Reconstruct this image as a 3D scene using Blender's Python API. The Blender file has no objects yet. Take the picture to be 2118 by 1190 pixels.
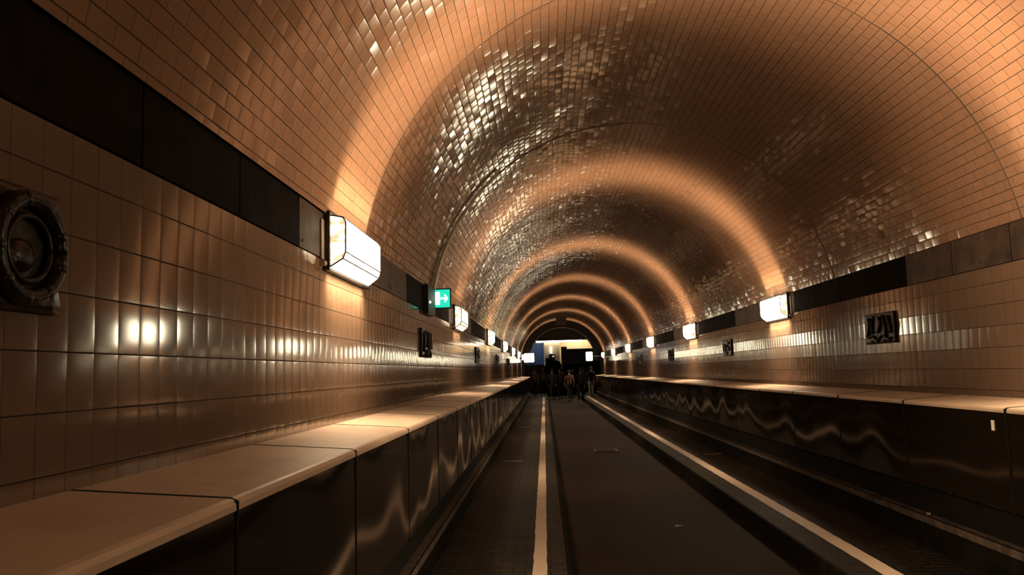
import bpy, bmesh, math, random
from mathutils import Vector, Matrix
random.seed(7)
S = bpy.context.scene
COL = S.collection
PI = math.pi

# ------------------------------------------------------------------ camera
F_PX, VPX, VPY, ROLL, EYE = 1650.0, 1126.0, 768.0, math.radians(1.8), 1.55
def make_camera():
    d = Vector((VPX - 1059.0, -(VPY - 595.0), -F_PX)).normalized()
    u = Vector((-math.sin(ROLL), math.cos(ROLL), 0.0))
    u = (u - u.dot(d) * d).normalized()
    e = d.cross(u)
    cam = bpy.data.cameras.new('camera')
    cam.sensor_fit = 'HORIZONTAL'; cam.sensor_width = 36.0
    cam.lens = F_PX * 36.0 / 2118.0
    cam.clip_start = 0.05; cam.clip_end = 300
    o = bpy.data.objects.new('camera', cam); COL.objects.link(o)
    r = Matrix((e, d, u))            # rows: world X, Y, Z expressed in camera axes
    o.matrix_world = Matrix.Translation((0, 0, EYE)) @ r.to_4x4()
    S.camera = o
make_camera()
# ------------------------------------------------------------------ world, exposure
w = bpy.data.worlds.new('night'); S.world = w; w.use_nodes = True
w.node_tree.nodes['Background'].inputs[0].default_value = (0.02, 0.022, 0.03, 1)
w.node_tree.nodes['Background'].inputs[1].default_value = 0.05
S.view_settings.view_transform = 'Standard'; S.view_settings.look = 'None'
S.view_settings.exposure = 0.0; S.view_settings.gamma = 1.0; S.view_settings.use_curve_mapping = False
S.cycles.use_denoising = True
S.cycles.max_bounces = 6; S.cycles.diffuse_bounces = 1; S.cycles.glossy_bounces = 4
S.cycles.sample_clamp_indirect = 6.0
SPREAD = 52.0
LAMP_W = 20.0          # watts of each area light added around a wall lamp
LAMP_RGB = (1.0, 0.75, 0.49)

# ------------------------------------------------------------------ measures (metres)
XL, XR = -1.35, 3.55            # tunnel walls at the black band
XC, RV, ZC = 1.10, 2.493, 2.107 # vault circle
Z0, Z1 = 2.274, 2.57            # black band
BL, BR = -0.87, 3.07            # front faces of the benches
BT, BB = 1.217, 0.525           # bench top edge / bottom of its front panel
YN, YE = -7.0, 48.5             # tunnel start and portal
LAMP_Y = [-2.15 + 7.0 * k for k in range(8)]
ROAD = -0.17
KL, KR = 0.16, 2.15

# ------------------------------------------------------------------ node helpers
class NT:
    def __init__(s, name):
        s.m = bpy.data.materials.new(name); s.m.use_nodes = True
        s.t = s.m.node_tree; s.n = s.t.nodes; s.l = s.t.links
        s.p = s.n['Principled BSDF']; s.out = s.n['Material Output']
    def node(s, typ, **k):
        a = s.n.new(typ)
        for q, v in k.items(): setattr(a, q, v)
        return a
    def put(s, sock, v):
        if isinstance(v, bpy.types.NodeSocket): s.l.new(v, sock)
        else: sock.default_value = v
    def math(s, op, a, b=0.0, c=None, clamp=False):
        m = s.node('ShaderNodeMath', operation=op); m.use_clamp = clamp
        s.put(m.inputs[0], a); s.put(m.inputs[1], b)
        if c is not None: s.put(m.inputs[2], c)
        return m.outputs[0]
    def vec(s, op, a, b=(0, 0, 0), scale=None):
        m = s.node('ShaderNodeVectorMath', operation=op)
        s.put(m.inputs[0], a)
        if op != 'NORMALIZE' and scale is None: s.put(m.inputs[1], b)
        if scale is not None: s.put(m.inputs['Scale'], scale)
        return m.outputs[0]
    def mix(s, f, a, b, blend='MIX'):
        m = s.node('ShaderNodeMix', data_type='RGBA', blend_type=blend)
        s.put(m.inputs[0], f); s.put(m.inputs[6], a); s.put(m.inputs[7], b)
        return m.outputs[2]
    def ramp(s, v, lo, hi, a=0.0, b=1.0):
        m = s.node('ShaderNodeMapRange', interpolation_type='SMOOTHSTEP')
        s.put(m.inputs[0], v); m.inputs[1].default_value = lo; m.inputs[2].default_value = hi
        m.inputs[3].default_value = a; m.inputs[4].default_value = b
        return m.outputs[0]
    def noise(s, vec, scale, detail=3.0, rough=0.5):
        m = s.node('ShaderNodeTexNoise'); s.put(m.inputs['Vector'], vec)
        m.inputs['Scale'].default_value = scale; m.inputs['Detail'].default_value = detail
        m.inputs['Roughness'].default_value = rough
        return m.outputs[0], m.outputs[1]
    def set(s, **k):
        for q, v in k.items(): s.put(s.p.inputs[q.replace('_', ' ')], v)

def c4(r, g, b): return (r, g, b, 1.0)

def simple(name, rgb, rough=0.5, metal=0.0, vary=0.25, scale=6.0, bump=0.0, spec=0.5, coat=0.0):
    t = NT(name); co = t.node('ShaderNodeTexCoord').outputs['Object']
    n, _ = t.noise(co, scale, 4.0)
    f = t.ramp(n, 0.3, 0.7)
    dk = c4(*[v * (1 - vary) for v in rgb]); lt = c4(*[min(1, v * (1 + vary)) for v in rgb])
    t.set(Base_Color=t.mix(f, dk, lt), Roughness=rough, Metallic=metal)
    t.p.inputs['Specular IOR Level'].default_value = spec
    if bump:
        b = t.node('ShaderNodeBump'); b.inputs['Strength'].default_value = bump; b.inputs['Distance'].default_value = 0.01
        n2, _ = t.noise(co, scale * 3, 3.0); t.l.new(n2, b.inputs['Height']); t.l.new(b.outputs[0], t.p.inputs['Normal'])
    return t.m

def emissive(name, rgb, strength):
    t = NT(name)
    t.set(Base_Color=c4(*rgb), Emission_Color=c4(*rgb), Emission_Strength=strength, Roughness=0.3)
    return t.m

def tile_mat(name, tw, th, stagger, base, dark, grout, tilt, pil, edge, gw, rough, wav, phase=(0, 0), spots=False, spec=0.6, thr=0.0):
    """glazed tiles laid along Y (u) and up the wall / round the vault (v), UV in metres"""
    t = NT(name)
    uv = t.node('ShaderNodeUVMap').outputs[0]
    sp = t.node('ShaderNodeSeparateXYZ'); t.l.new(uv, sp.inputs[0])
    u = t.math('ADD', sp.outputs[0], phase[0]); v = t.math('ADD', sp.outputs[1], phase[1])
    vn = t.math('DIVIDE', v, th); row = t.math('FLOOR', vn); fv = t.math('FRACT', vn)
    un = t.math('DIVIDE', u, tw)
    if stagger: un = t.math('ADD', un, t.math('MULTIPLY', row, stagger))
    cl = t.math('FLOOR', un); fu = t.math('FRACT', un)
    cv = t.node('ShaderNodeCombineXYZ'); t.l.new(cl, cv.inputs[0]); t.l.new(row, cv.inputs[1])
    wn = t.node('ShaderNodeTexWhiteNoise', noise_dimensions='3D'); t.l.new(cv.outputs[0], wn.inputs[0])
    rs = t.node('ShaderNodeSeparateColor'); t.l.new(wn.outputs[1], rs.inputs[0])
    r1, r2, r3 = rs.outputs
    # low undulation of the old lining
    n1, nc = t.noise(uv, 1.1, 2.0, 0.5)
    ns = t.node('ShaderNodeSeparateColor'); t.l.new(nc, ns.inputs[0])
    cu = t.math('SUBTRACT', fu, 0.5); cw = t.math('SUBTRACT', fv, 0.5)
    def slope(c, r, nn, ratio):
        a = t.math('MULTIPLY', c, pil * ratio)
        c3 = t.math('MULTIPLY', t.math('POWER', t.math('ABSOLUTE', c), 5.0), t.math('SIGN', c))
        a = t.math('ADD', a, t.math('MULTIPLY', c3, edge * 32))
        # a few tiles sit much more askew than the others
        big = t.math('MULTIPLY', t.math('POWER', t.math('MULTIPLY', t.math('ABSOLUTE', t.math('SUBTRACT', r, 0.5)), 2.0), 3.0), t.math('SIGN', t.math('SUBTRACT', r, 0.5)))
        a = t.math('ADD', a, t.math('MULTIPLY', big, tilt))
        a = t.math('ADD', a, t.math('MULTIPLY', t.math('SUBTRACT', nn, 0.5), wav))
        return a
    su = slope(cu, r1, ns.outputs[0], 1.0); sv = slope(cw, r2, ns.outputs[1], 0.35 if stagger == 0 else 1.0)
    g = t.node('ShaderNodeNewGeometry')
    tu = t.node('ShaderNodeCombineXYZ'); tu.inputs[1].default_value = 1.0
    tv = t.vec('CROSS_PRODUCT', g.outputs['Normal'], tu.outputs[0])
    nrm = t.vec('ADD', g.outputs['Normal'], t.vec('SCALE', tu.outputs[0], scale=su))
    nrm = t.vec('ADD', nrm, t.vec('SCALE', tv, scale=sv))
    nrm = t.vec('NORMALIZE', nrm)
    # joints
    eu = t.math('MULTIPLY', t.math('SUBTRACT', 0.5, t.math('ABSOLUTE', cu)), tw)
    ev = t.math('MULTIPLY', t.math('SUBTRACT', 0.5, t.math('ABSOLUTE', cw)), th)
    jn, _ = t.noise(uv, 2.3, 3.0)
    # the long courses' joints are more open than the cross joints
    ev2 = t.math('DIVIDE', ev, t.math('MULTIPLY_ADD', jn, 1.6, 0.5 + thr))
    eu2 = t.math('DIVIDE', eu, t.math('MULTIPLY_ADD', jn, 1.2, 0.1 + thr))
    e = t.math('MINIMUM', eu2, ev2)
    mort = t.ramp(e, gw * 0.5, gw * 1.2, 1.0, 0.0)
    # colour
    cf = t.math('MULTIPLY_ADD', t.math('SUBTRACT', r3, 0.5), 0.22, 0.5)
    d1, _ = t.noise(uv, 0.7, 5.0, 0.6)
    cf = t.math('ADD', cf, t.math('MULTIPLY', t.math('SUBTRACT', d1, 0.5), 1.1), clamp=True)
    colr = t.mix(cf, c4(*dark), c4(*base))
    colr = t.mix(t.math('MULTIPLY', mort, 0.85), colr, c4(*grout))
    ro = t.math('MULTIPLY_ADD', mort, 0.5, rough)
    ro = t.math('ADD', ro, t.math('MULTIPLY', t.math('SUBTRACT', d1, 0.4), 0.12), clamp=True)
    if spots:   # chipped dark patches in the lining
        s1, _ = t.noise(t.vec('MULTIPLY', uv, (0.8, 1.6, 1)), 1.9, 4.0, 0.62)
        sm = t.ramp(s1, 0.715, 0.74)
        colr = t.mix(sm, colr, c4(0.03, 0.02, 0.014)); ro = t.math('MAXIMUM', ro, t.math('MULTIPLY', sm, 0.8))
    # matt body under a wavy glaze: the glaze alone follows each tile's tilt
    t.set(Base_Color=colr, Roughness=0.75, Coat_Weight=t.math('SUBTRACT', 1.0, mort), Coat_Roughness=ro, Coat_IOR=1.0 + spec, Coat_Normal=nrm)
    t.p.inputs['Specular IOR Level'].default_value = 0.0
    return t.m

M = {}
M['vault'] = tile_mat('vault_tiles', 0.152, 0.078, 0.5, (0.33, 0.18, 0.105), (0.25, 0.132, 0.076), (0.035, 0.019, 0.011),
                      0.042, 0.02, 0.035, 0.0032, 0.11, 0.085, spots=True, spec=1.0)
M['wall'] = tile_mat('wall_tiles', 0.135, 0.1675, 0.0, (0.185, 0.117, 0.076), (0.14, 0.086, 0.054), (0.02, 0.012, 0.008),
                     0.007, 0.020, 0.016, 0.0026, 0.09, 0.006, phase=(0.081, 0.035), spec=0.85)
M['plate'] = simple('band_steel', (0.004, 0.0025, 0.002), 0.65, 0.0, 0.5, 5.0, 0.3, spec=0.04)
M['plate_near'] = simple('band_steel_lit', (0.05, 0.03, 0.02), 0.5, 0.0, 0.4, 5.0, 0.3, spec=0.3)  # same band steel, lamplight painted in as a paler brown
M['black'] = simple('black_steel', (0.012, 0.010, 0.009), 0.45, 0.0, 0.3, 8.0)
M['void'] = simple('matt_black', (0.006, 0.005, 0.004), 0.8, 0.0, 0.2, 8.0, spec=0.1)  # near-black matt finish for backings, portal and hall
M['rivet'] = simple('rivet_iron', (0.02, 0.014, 0.01), 0.5)
M['relief'] = simple('dark_majolica', (0.014, 0.007, 0.003), 0.3, 0.0, 0.6, 14.0, 0.2, spec=0.18)
M['lampframe'] = simple('lamp_iron', (0.022, 0.016, 0.012), 0.4, 0.0, 0.3, 10.0)
M['bracket'] = simple('lamp_bracket_steel', (0.45, 0.34, 0.25), 0.35, 0.3, 0.2, 10.0)

def make_bench_mats():
    t = NT('bench_top_steel'); g = t.node('ShaderNodeNewGeometry').outputs['Position']
    n, _ = t.noise(t.vec('MULTIPLY', g, (1.6, 1.0, 2)), 2.0, 5.0, 0.6)
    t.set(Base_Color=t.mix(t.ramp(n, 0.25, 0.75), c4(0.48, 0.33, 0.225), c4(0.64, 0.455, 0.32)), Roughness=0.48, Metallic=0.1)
    M['bench_top'] = t.m
    t = NT('bench_front_steel'); g = t.node('ShaderNodeNewGeometry').outputs['Position']
    n, _ = t.noise(t.vec('MULTIPLY', g, (1, 2, 5)), 2.0, 5.0, 0.6)
    b = t.node('ShaderNodeBump'); b.inputs['Strength'].default_value = 0.8; b.inputs['Distance'].default_value = 0.045
    n2, _ = t.noise(t.vec('MULTIPLY', g, (1, 1.0, 0.8)), 1.1, 0.0, 0.4)
    t.l.new(n2, b.inputs['Height']); t.l.new(b.outputs[0], t.p.inputs['Normal'])
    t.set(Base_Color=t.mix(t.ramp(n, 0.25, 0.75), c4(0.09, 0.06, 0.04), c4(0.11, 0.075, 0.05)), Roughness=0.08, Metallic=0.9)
    M['bench_front'] = t.m
make_bench_mats()

def make_floor_mats():
    t = NT('walkway_setts'); g = t.node('ShaderNodeNewGeometry').outputs['Position']
    br = t.node('ShaderNodeTexBrick'); t.l.new(g, br.inputs['Vector'])
    br.inputs['Scale'].default_value = 1.0; br.inputs['Brick Width'].default_value = 0.20; br.inputs['Row Height'].default_value = 0.10
    br.inputs['Mortar Size'].default_value = 0.009; br.inputs['Color1'].default_value = c4(0.026, 0.020, 0.015)
    br.inputs['Color2'].default_value = c4(0.04, 0.031, 0.023); br.inputs['Mortar'].default_value = c4(0.006, 0.004, 0.003)
    n, _ = t.noise(g, 2.5, 5.0, 0.6)
    colr = t.mix(1.0, br.outputs[0], t.mix(t.ramp(n, 0.3, 0.7), c4(0.55, 0.55, 0.55), c4(1, 1, 1)), 'MULTIPLY')
    b = t.node('ShaderNodeBump'); b.inputs['Strength'].default_value = 0.6; b.inputs['Distance'].default_value = 0.004
    inv = t.math('SUBTRACT', 1.0, br.outputs[1]); n2, _ = t.noise(g, 30, 3)
    t.l.new(t.math('ADD', inv, t.math('MULTIPLY', n2, 0.6)), b.inputs['Height']); t.l.new(b.outputs[0], t.p.inputs['Normal'])
    t.set(Base_Color=colr, Roughness=0.6); t.p.inputs['Specular IOR Level'].default_value = 0.10
    M['walk'] = t.m
    t = NT('road_asphalt'); g = t.node('ShaderNodeNewGeometry').outputs['Position']
    n, _ = t.noise(t.vec('MULTIPLY', g, (1.5, 0.6, 1)), 2.0, 6.0, 0.6)
    b = t.node('ShaderNodeBump'); b.inputs['Strength'].default_value = 0.5; b.inputs['Distance'].default_value = 0.004
    n2, _ = t.noise(g, 60, 4); t.l.new(n2, b.inputs['Height']); t.l.new(b.outputs[0], t.p.inputs['Normal'])
    t.set(Base_Color=t.mix(t.ramp(n, 0.3, 0.7), c4(0.007, 0.0026, 0.0009), c4(0.014, 0.0056, 0.0022)), Roughness=0.6); t.p.inputs['Specular IOR Level'].default_value = 0.05
    M['road'] = t.m
    t = NT('worn_line_paint'); g = t.node('ShaderNodeNewGeometry').outputs['Position']
    n, _ = t.noise(t.vec('MULTIPLY', g, (3, 0.7, 1)), 7.0, 6.0, 0.7)
    n3, _ = t.noise(g, 1.3, 2.0)
    crk = t.math('FRACT', t.math('DIVIDE', t.node('ShaderNodeSeparateXYZ').outputs[1], 1.0))
    f = t.ramp(n, 0.27, 0.33)
    colr = t.mix(f, c4(0.09, 0.065, 0.045), t.mix(n3, c4(0.50, 0.36, 0.25), c4(0.72, 0.55, 0.40)))
    t.set(Base_Color=colr, Roughness=0.5)
    M['paint'] = t.m
make_floor_mats()
M['kerb'] = simple('dark_kerb_steel', (0.008, 0.006, 0.004), 0.8, 0.0, 0.4, 4.0, spec=0.04)
M['ledge'] = simple('ledge_nosing_lit', (0.07, 0.048, 0.033), 0.7, 0.0, 0.45, 9.0, 0.6, spec=0.2)  # paler than the ledge face: lamplight on the edge is in this colour

# ------------------------------------------------------------------ mesh helpers
def link(name, bm, mats, parent=None, smooth=False, recalc=True):
    me = bpy.data.meshes.new(name)
    if recalc: bmesh.ops.recalc_face_normals(bm, faces=bm.faces)
    if smooth:
        for f in bm.faces: f.smooth = True
    bm.to_mesh(me); bm.free()
    for m in (mats if isinstance(mats, (list, tuple)) else [mats]): me.materials.append(m)
    o = bpy.data.objects.new(name, me); COL.objects.link(o)
    if parent: o.parent = parent
    return o
def box(bm, x0, x1, y0, y1, z0, z1, mi=0, bev=0.0):
    r = bmesh.ops.create_cube(bm, size=1.0)
    for v in r['verts']:
        v.co = Vector(((x0 + x1) / 2 + v.co.x * (x1 - x0), (y0 + y1) / 2 + v.co.y * (y1 - y0), (z0 + z1) / 2 + v.co.z * (z1 - z0)))
    fs = list({f for v in r['verts'] for f in v.link_faces})
    for f in fs: f.material_index = mi
    if bev > 0:
        es = list({e for v in r['verts'] for e in v.link_edges})
        bmesh.ops.bevel(bm, geom=es, offset=bev, segments=2, affect='EDGES', clamp_overlap=True)
    return fs
def prism(bm, prof, y0, y1, mi=0):
    """closed (x,z) profile run along Y"""
    a = [bm.verts.new((x, y0, z)) for x, z in prof]; b = [bm.verts.new((x, y1, z)) for x, z in prof]
    n = len(prof)
    for i in range(n):
        f = bm.faces.new((a[i], a[(i + 1) % n], b[(i + 1) % n], b[i])); f.material_index = mi
    bm.faces.new(a[::-1]).material_index = mi; bm.faces.new(b).material_index = mi
def tube(bm, pts, r, seg=8, mi=0):
    rings = []
    for i, p in enumerate(pts):
        p = Vector(p)
        t = (Vector(pts[min(i + 1, len(pts) - 1)]) - Vector(pts[max(i - 1, 0)])).normalized()
        a = t.cross(Vector((0, 1, 0)))
        if a.length < 0.1: a = t.cross(Vector((1, 0, 0)))
        a.normalize(); b = t.cross(a).normalized()
        rings.append([bm.verts.new(p + r * (math.cos(2 * PI * k / seg) * a + math.sin(2 * PI * k / seg) * b)) for k in range(seg)])
    for i in range(len(rings) - 1):
        for k in range(seg):
            bm.faces.new((rings[i][k], rings[i][(k + 1) % seg], rings[i + 1][(k + 1) % seg], rings[i + 1][k])).material_index = mi
    bm.faces.new(rings[0][::-1]).material_index = mi; bm.faces.new(rings[-1]).material_index = mi
def struct(o): o['kind'] = 'structure'; return o
def tag(o, label, cat, group=None):
    o['label'] = label; o['category'] = cat
    if group: o['group'] = group
    return o
def empty(name, loc=(0, 0, 0), rz=0.0):
    o = bpy.data.objects.new(name, None); o.location = loc; o.rotation_euler = (0, 0, rz)
    o.empty_display_size = 0.1; COL.objects.link(o); return o
def copy_tree(o, parent=None):
    c = o.copy(); COL.objects.link(c)
    if parent: c.parent = parent
    for ch in [x for x in KIDS.get(o.name, [])]:
        k = copy_tree(ch, c)
    return c
KIDS = {}
def part(name, bm, mat, parent, **k):
    o = link(name, bm, mat, parent, **k); KIDS.setdefault(parent.name, []).append(o); return o

# ------------------------------------------------------------------ setting: vault
SEAM0, SEAMD = 5.90, 3.87
A0 = math.asin((Z1 - ZC) / RV)
def vault():
    bm = bmesh.new(); uvl = bm.loops.layers.uv.new('UVMap')
    NA = 88
    seams = [YN] + [SEAM0 + SEAMD * k for k in range(-1, 13) if YN < SEAM0 + SEAMD * k < YE - 0.3] + [YE]
    for si in range(len(seams) - 1):
        ya, yb = seams[si], seams[si + 1]
        off = -0.022 if yb <= SEAM0 + 0.01 else (0.0, -0.004, 0.003)[si % 3]
        ny = max(1, int((yb - ya) / 0.97))
        ys = [ya + (yb - ya) * j / ny for j in range(ny + 1)]
        grid = []
        for y in ys:
            row = []
            for i in range(NA + 1):
                a = -A0 * -1 + (PI - 2 * A0) * i / NA
                r = RV + off
                row.append((XC + r * math.cos(a), y, ZC + r * math.sin(a), a * RV))
            grid.append(row)
        # ring lip towards the previous segment
        vs = [[bm.verts.new(p[:3]) for p in row] for row in grid]
        for j in range(ny):
            for i in range(NA):
                f = bm.faces.new((vs[j][i], vs[j][i + 1], vs[j + 1][i + 1], vs[j + 1][i]))
                f.smooth = True
                pp = (grid[j][i], grid[j][i + 1], grid[j + 1][i + 1], grid[j + 1][i])
                for lp, q in zip(f.loops, pp): lp[uvl].uv = (q[1], q[3])
    me = bpy.data.meshes.new('ceiling')
    for f in bm.faces:
        c = f.calc_center_median()
        if f.normal.dot(Vector((XC - c.x, 0, ZC - c.z))) < 0: f.normal_flip()
    bm.to_mesh(me); bm.free(); me.materials.append(M['vault'])
    o = bpy.data.objects.new('ceiling', me); COL.objects.link(o); struct(o)
    # raised seam strips between the lining rings
    for n, y in enumerate(seams[1:-1]):
        b = bmesh.new(); near = y > SEAM0 - 0.1
        prev = None
        hw = 0.008
        for i in range(NA + 1):
            a = A0 + (PI - 2 * A0) * i / NA
            r0 = RV + 0.03; r1 = RV - (0.025 if abs(y - SEAM0) < .1 else 0.0055)
            c, s = math.cos(a), math.sin(a)
            ring = [b.verts.new((XC + r * c, yy, ZC + r * s)) for r, yy in ((r0, y - hw), (r1, y - hw * .6), (r1, y + hw * .6), (r0, y + hw))]
            if prev:
                for k in range(3): b.faces.new((prev[k], prev[k + 1], ring[k + 1], ring[k]))
            prev = ring
        struct(link('trim_%d' % (n + 10), b, M['seam'] if abs(y - SEAM0) < .1 else M['seam_pale'], smooth=True))
M['seam_pale'] = simple('vault_seam_pale', (0.22, 0.13, 0.08), 0.5, 0.0, 0.6, 3.0, 0.5)
M['seam'] = simple('vault_seam_mortar', (0.05, 0.028, 0.016), 0.6, 0.0, 0.6, 3.0, 0.5)
vault()

def wall_side(name, sgn):
    """tiled wall from the ledge up to the black band, leaning in slightly at its foot"""
    bm = bmesh.new(); uvl = bm.loops.layers.uv.new('UVMap')
    top = XL if sgn < 0 else XR
    prof = [(top + -sgn * 0.030 * ((Z0 - z) / Z0) ** 2, z) for z in (0.0, 0.5, 1.0, 1.5, 1.9, Z0)]
    ys = [YN + (YE - YN) * j / 60 for j in range(61)]
    vs = [[bm.verts.new((x, y, z)) for x, z in prof] for y in ys]
    for j in range(60):
        for i in range(5):
            f = bm.faces.new((vs[j][i], vs[j][i + 1], vs[j + 1][i + 1], vs[j + 1][i])); f.smooth = True
            for lp in f.loops: lp[uvl].uv = (lp.vert.co.y, lp.vert.co.z)
    for f in bm.faces:
        if f.normal.x * sgn > 0: f.normal_flip()
    struct(link(name, bm, M['wall'], recalc=False))
    # masonry behind the wall (closes the shell)
    b = bmesh.new(); x0 = top + sgn * 0.02; x1 = top + sgn * 0.30
    box(b, min(x0, x1), max(x0, x1), YN, YE, -0.3, Z1 + 0.06)
    struct(link('trim_%d' % (3 if sgn < 0 else 4), b, M['void']))
wall_side('wall_left', -1); wall_side('wall_right', 1)

# ------------------------------------------------------------------ floor, kerbs, ledges
def floors():
    bm = bmesh.new()
    box(bm, BL - 0.2, KL - 0.03, YN, 66, -0.30, 0.0, 0)
    box(bm, KR + 0.03, BR + 0.2, YN, 66, -0.30, 0.0, 0)
    box(bm, KL - 0.03, KR + 0.03, YN, 66, -0.35, ROAD, 1)
    struct(link('floor', bm, [M['walk'], M['road']]))
    bm = bmesh.new(); prism(bm, [(KL - .03, -.3), (KL + .015, -.3), (KL + .015, ROAD - .001), (KL + 0.075, ROAD - .001), (KL + .075, ROAD + .006), (KL + .02, ROAD + .012), (KL, 0.004), (KL - .03, 0.004)], YN, YE)  # its flat dark gutter strip also stands in for shade on the road
    struct(link('trim_5', bm, M['kerb']))
    bm = bmesh.new(); prism(bm, [(KR + .03, -.3), (KR - .01, -.3), (KR - .06, ROAD - .001), (KR - .06, ROAD + .006), (KR - .02, ROAD + .012), (KR, 0.004), (KR + .03, 0.004)], YN, YE)
    struct(link('trim_6', bm, M['kerb']))
    # raised ledges under the benches; nosing coloured as lamplit, face as bench shade
    for n, (xa, xw, s) in enumerate(((-0.93, XL - 0.02, -1), (3.13, XR + 0.02, 1))):
        bm = bmesh.new()
        box(bm, min(xa, xw), max(xa, xw), YN, YE, 0.0, 0.262, 0)
        box(bm, xa - 0.035 if s > 0 else xa - 0.055, xa + 0.055 if s > 0 else xa + 0.035, YN, YE, 0.215, 0.285, 1, 0.008)
        struct(link('trim_%d' % (7 + n), bm, [M['kerb'], M['ledge']]))
floors()
M['wipe'] = M['paint']
for (xa, xb, lab) in ((-0.138, -0.027, 'worn white stripe painted along the left walkway beside its kerb'),
                      (2.43, 2.57, 'worn white stripe painted along the right walkway beside its kerb')):
    bm = bmesh.new(); n = 90
    rows = []
    rr = random.Random(int(xa * 100) + 5)
    for j in range(n * 4 + 1):
        y = 0.3 + (YE - 1.2) * (j / (n * 4)) ** 1.0
        e1, e2 = rr.uniform(-.004, .004), rr.uniform(-.004, .004)
        rows.append((bm.verts.new((xa + e1, y, 0.0035)), bm.verts.new((xb + e2, y, 0.0035)), bm.verts.new((xa + e1, y, -0.002)), bm.verts.new((xb + e2, y, -0.002))))
    for j in range(n * 4):
        a, b = rows[j], rows[j + 1]
        bm.faces.new((a[0], a[1], b[1], b[0])); bm.faces.new((a[2], a[0], b[0], b[2])); bm.faces.new((a[1], a[3], b[3], b[1]))
    tag(link('painted_line', bm, M['paint']), lab, 'road marking')

def chevron(x, y, lab):
    bm = bmesh.new(); w_, d = 0.17, 0.07
    for s in (-1, 1):
        vs = [(x, y), (x + s * w_, y + d), (x + s * w_, y + d + 0.05), (x, y + 0.05)]
        lo = [bm.verts.new((a, b, 0.0)) for a, b in vs]; hi = [bm.verts.new((a, b, 0.004)) for a, b in vs]
        bm.faces.new(hi); bm.faces.new(lo[::-1])
        for k in range(4): bm.faces.new((lo[k], lo[(k + 1) % 4], hi[(k + 1) % 4], hi[k]))
    tag(link('chevron_marking', bm, M['paint']), lab, 'road marking')
chevron(-0.61, 14.1, 'small pale chevron painted on the left walkway, the nearest one')
chevron(-0.61, 22.7, 'small pale chevron painted on the left walkway, second from the front')
chevron(-0.61, 31.3, 'small pale chevron painted on the left walkway, third and farthest')
chevron(2.95, 14.5, 'small pale chevron painted on the right walkway, the nearest one')
chevron(2.92, 31.3, 'small pale chevron painted on the right walkway, the farther one')

# ------------------------------------------------------------------ wall band: backing and steel cover plates
for n, (x, s) in enumerate(((XL, -1), (XR, 1))):
    bm = bmesh.new(); box(bm, min(x + s * .012, x + s * .10), max(x + s * .012, x + s * .10), YN, YE, Z0 - .01, Z1 + .01)
    struct(link('trim_%d' % (n + 1), bm, M['void']))
def cover_plate(mat, L, rivets):
    root = empty('cover_plate')
    bm = bmesh.new(); box(bm, -0.012, 0.006, 0.004, L - 0.004, Z0 + 0.006, Z1 - 0.004, 0, 0.002)
    part('plate', bm, mat, root)
    if rivets:
        bm = bmesh.new()
        for y in (0.06, L / 2, L - 0.06):
            for z in (Z0 + 0.05, Z1 - 0.05):
                r = bmesh.ops.create_uvsphere(bm, u_segments=8, v_segments=6, radius=0.011)
                for v in r['verts']: v.co = Vector((v.co.x * 0.6 + 0.006, v.co.y + y, v.co.z + z))
        part('rivets', bm, M['rivet'], root, smooth=True)['kind'] = 'stuff'
    return root
PL = 7.0 / 8
protos = {}
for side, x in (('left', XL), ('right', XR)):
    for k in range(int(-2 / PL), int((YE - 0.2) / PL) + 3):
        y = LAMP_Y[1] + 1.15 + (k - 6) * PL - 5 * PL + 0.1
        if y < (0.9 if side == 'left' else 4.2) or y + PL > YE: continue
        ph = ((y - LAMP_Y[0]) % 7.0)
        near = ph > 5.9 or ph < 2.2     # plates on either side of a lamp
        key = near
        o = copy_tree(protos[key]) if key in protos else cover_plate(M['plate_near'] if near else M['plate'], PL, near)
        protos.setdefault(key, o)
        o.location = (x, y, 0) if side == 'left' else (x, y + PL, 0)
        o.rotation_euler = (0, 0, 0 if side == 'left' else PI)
        if near: tag(o, 'riveted steel cover plate, coloured as lamplit, beside a lamp in the %s wall band' % side, 'cover plate', 'riveted plates beside the lamps, %s wall' % side)
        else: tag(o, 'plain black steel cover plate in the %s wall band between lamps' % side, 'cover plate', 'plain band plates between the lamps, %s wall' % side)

# ------------------------------------------------------------------ benches
def bench_segment(L, gap):
    root = empty('wall_bench')
    # local: x = 0 at the front face, wall towards -x ; origin at z 0
    depth = 0.475
    bm = bmesh.new()
    prof = [(-depth, BT + 0.035), (-0.02, BT + 0.004), (-0.006, BT), (0.002, BT - 0.012), (0.002, BT - 0.03), (-0.02, BT - 0.03), (-depth, BT + 0.005)]
    prism(bm, prof, gap / 2, L - gap / 2)
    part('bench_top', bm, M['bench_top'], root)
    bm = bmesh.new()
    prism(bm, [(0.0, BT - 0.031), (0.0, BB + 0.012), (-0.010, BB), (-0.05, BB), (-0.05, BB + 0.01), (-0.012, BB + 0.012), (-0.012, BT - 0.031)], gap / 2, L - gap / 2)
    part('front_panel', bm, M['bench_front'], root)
    bm = bmesh.new()
    prism(bm, [(-depth, BT + 0.0365), (-0.02, BT + 0.0055), (0.0035, BT - 0.005), (0.0035, BT - 0.03), (0.0015, BB), (-0.02, BB), (-0.02, BT - 0.04), (-depth, BT)], L - gap / 2, L + gap / 2)
    part('joint_strip', bm, M['void'], root)
    return root
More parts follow.
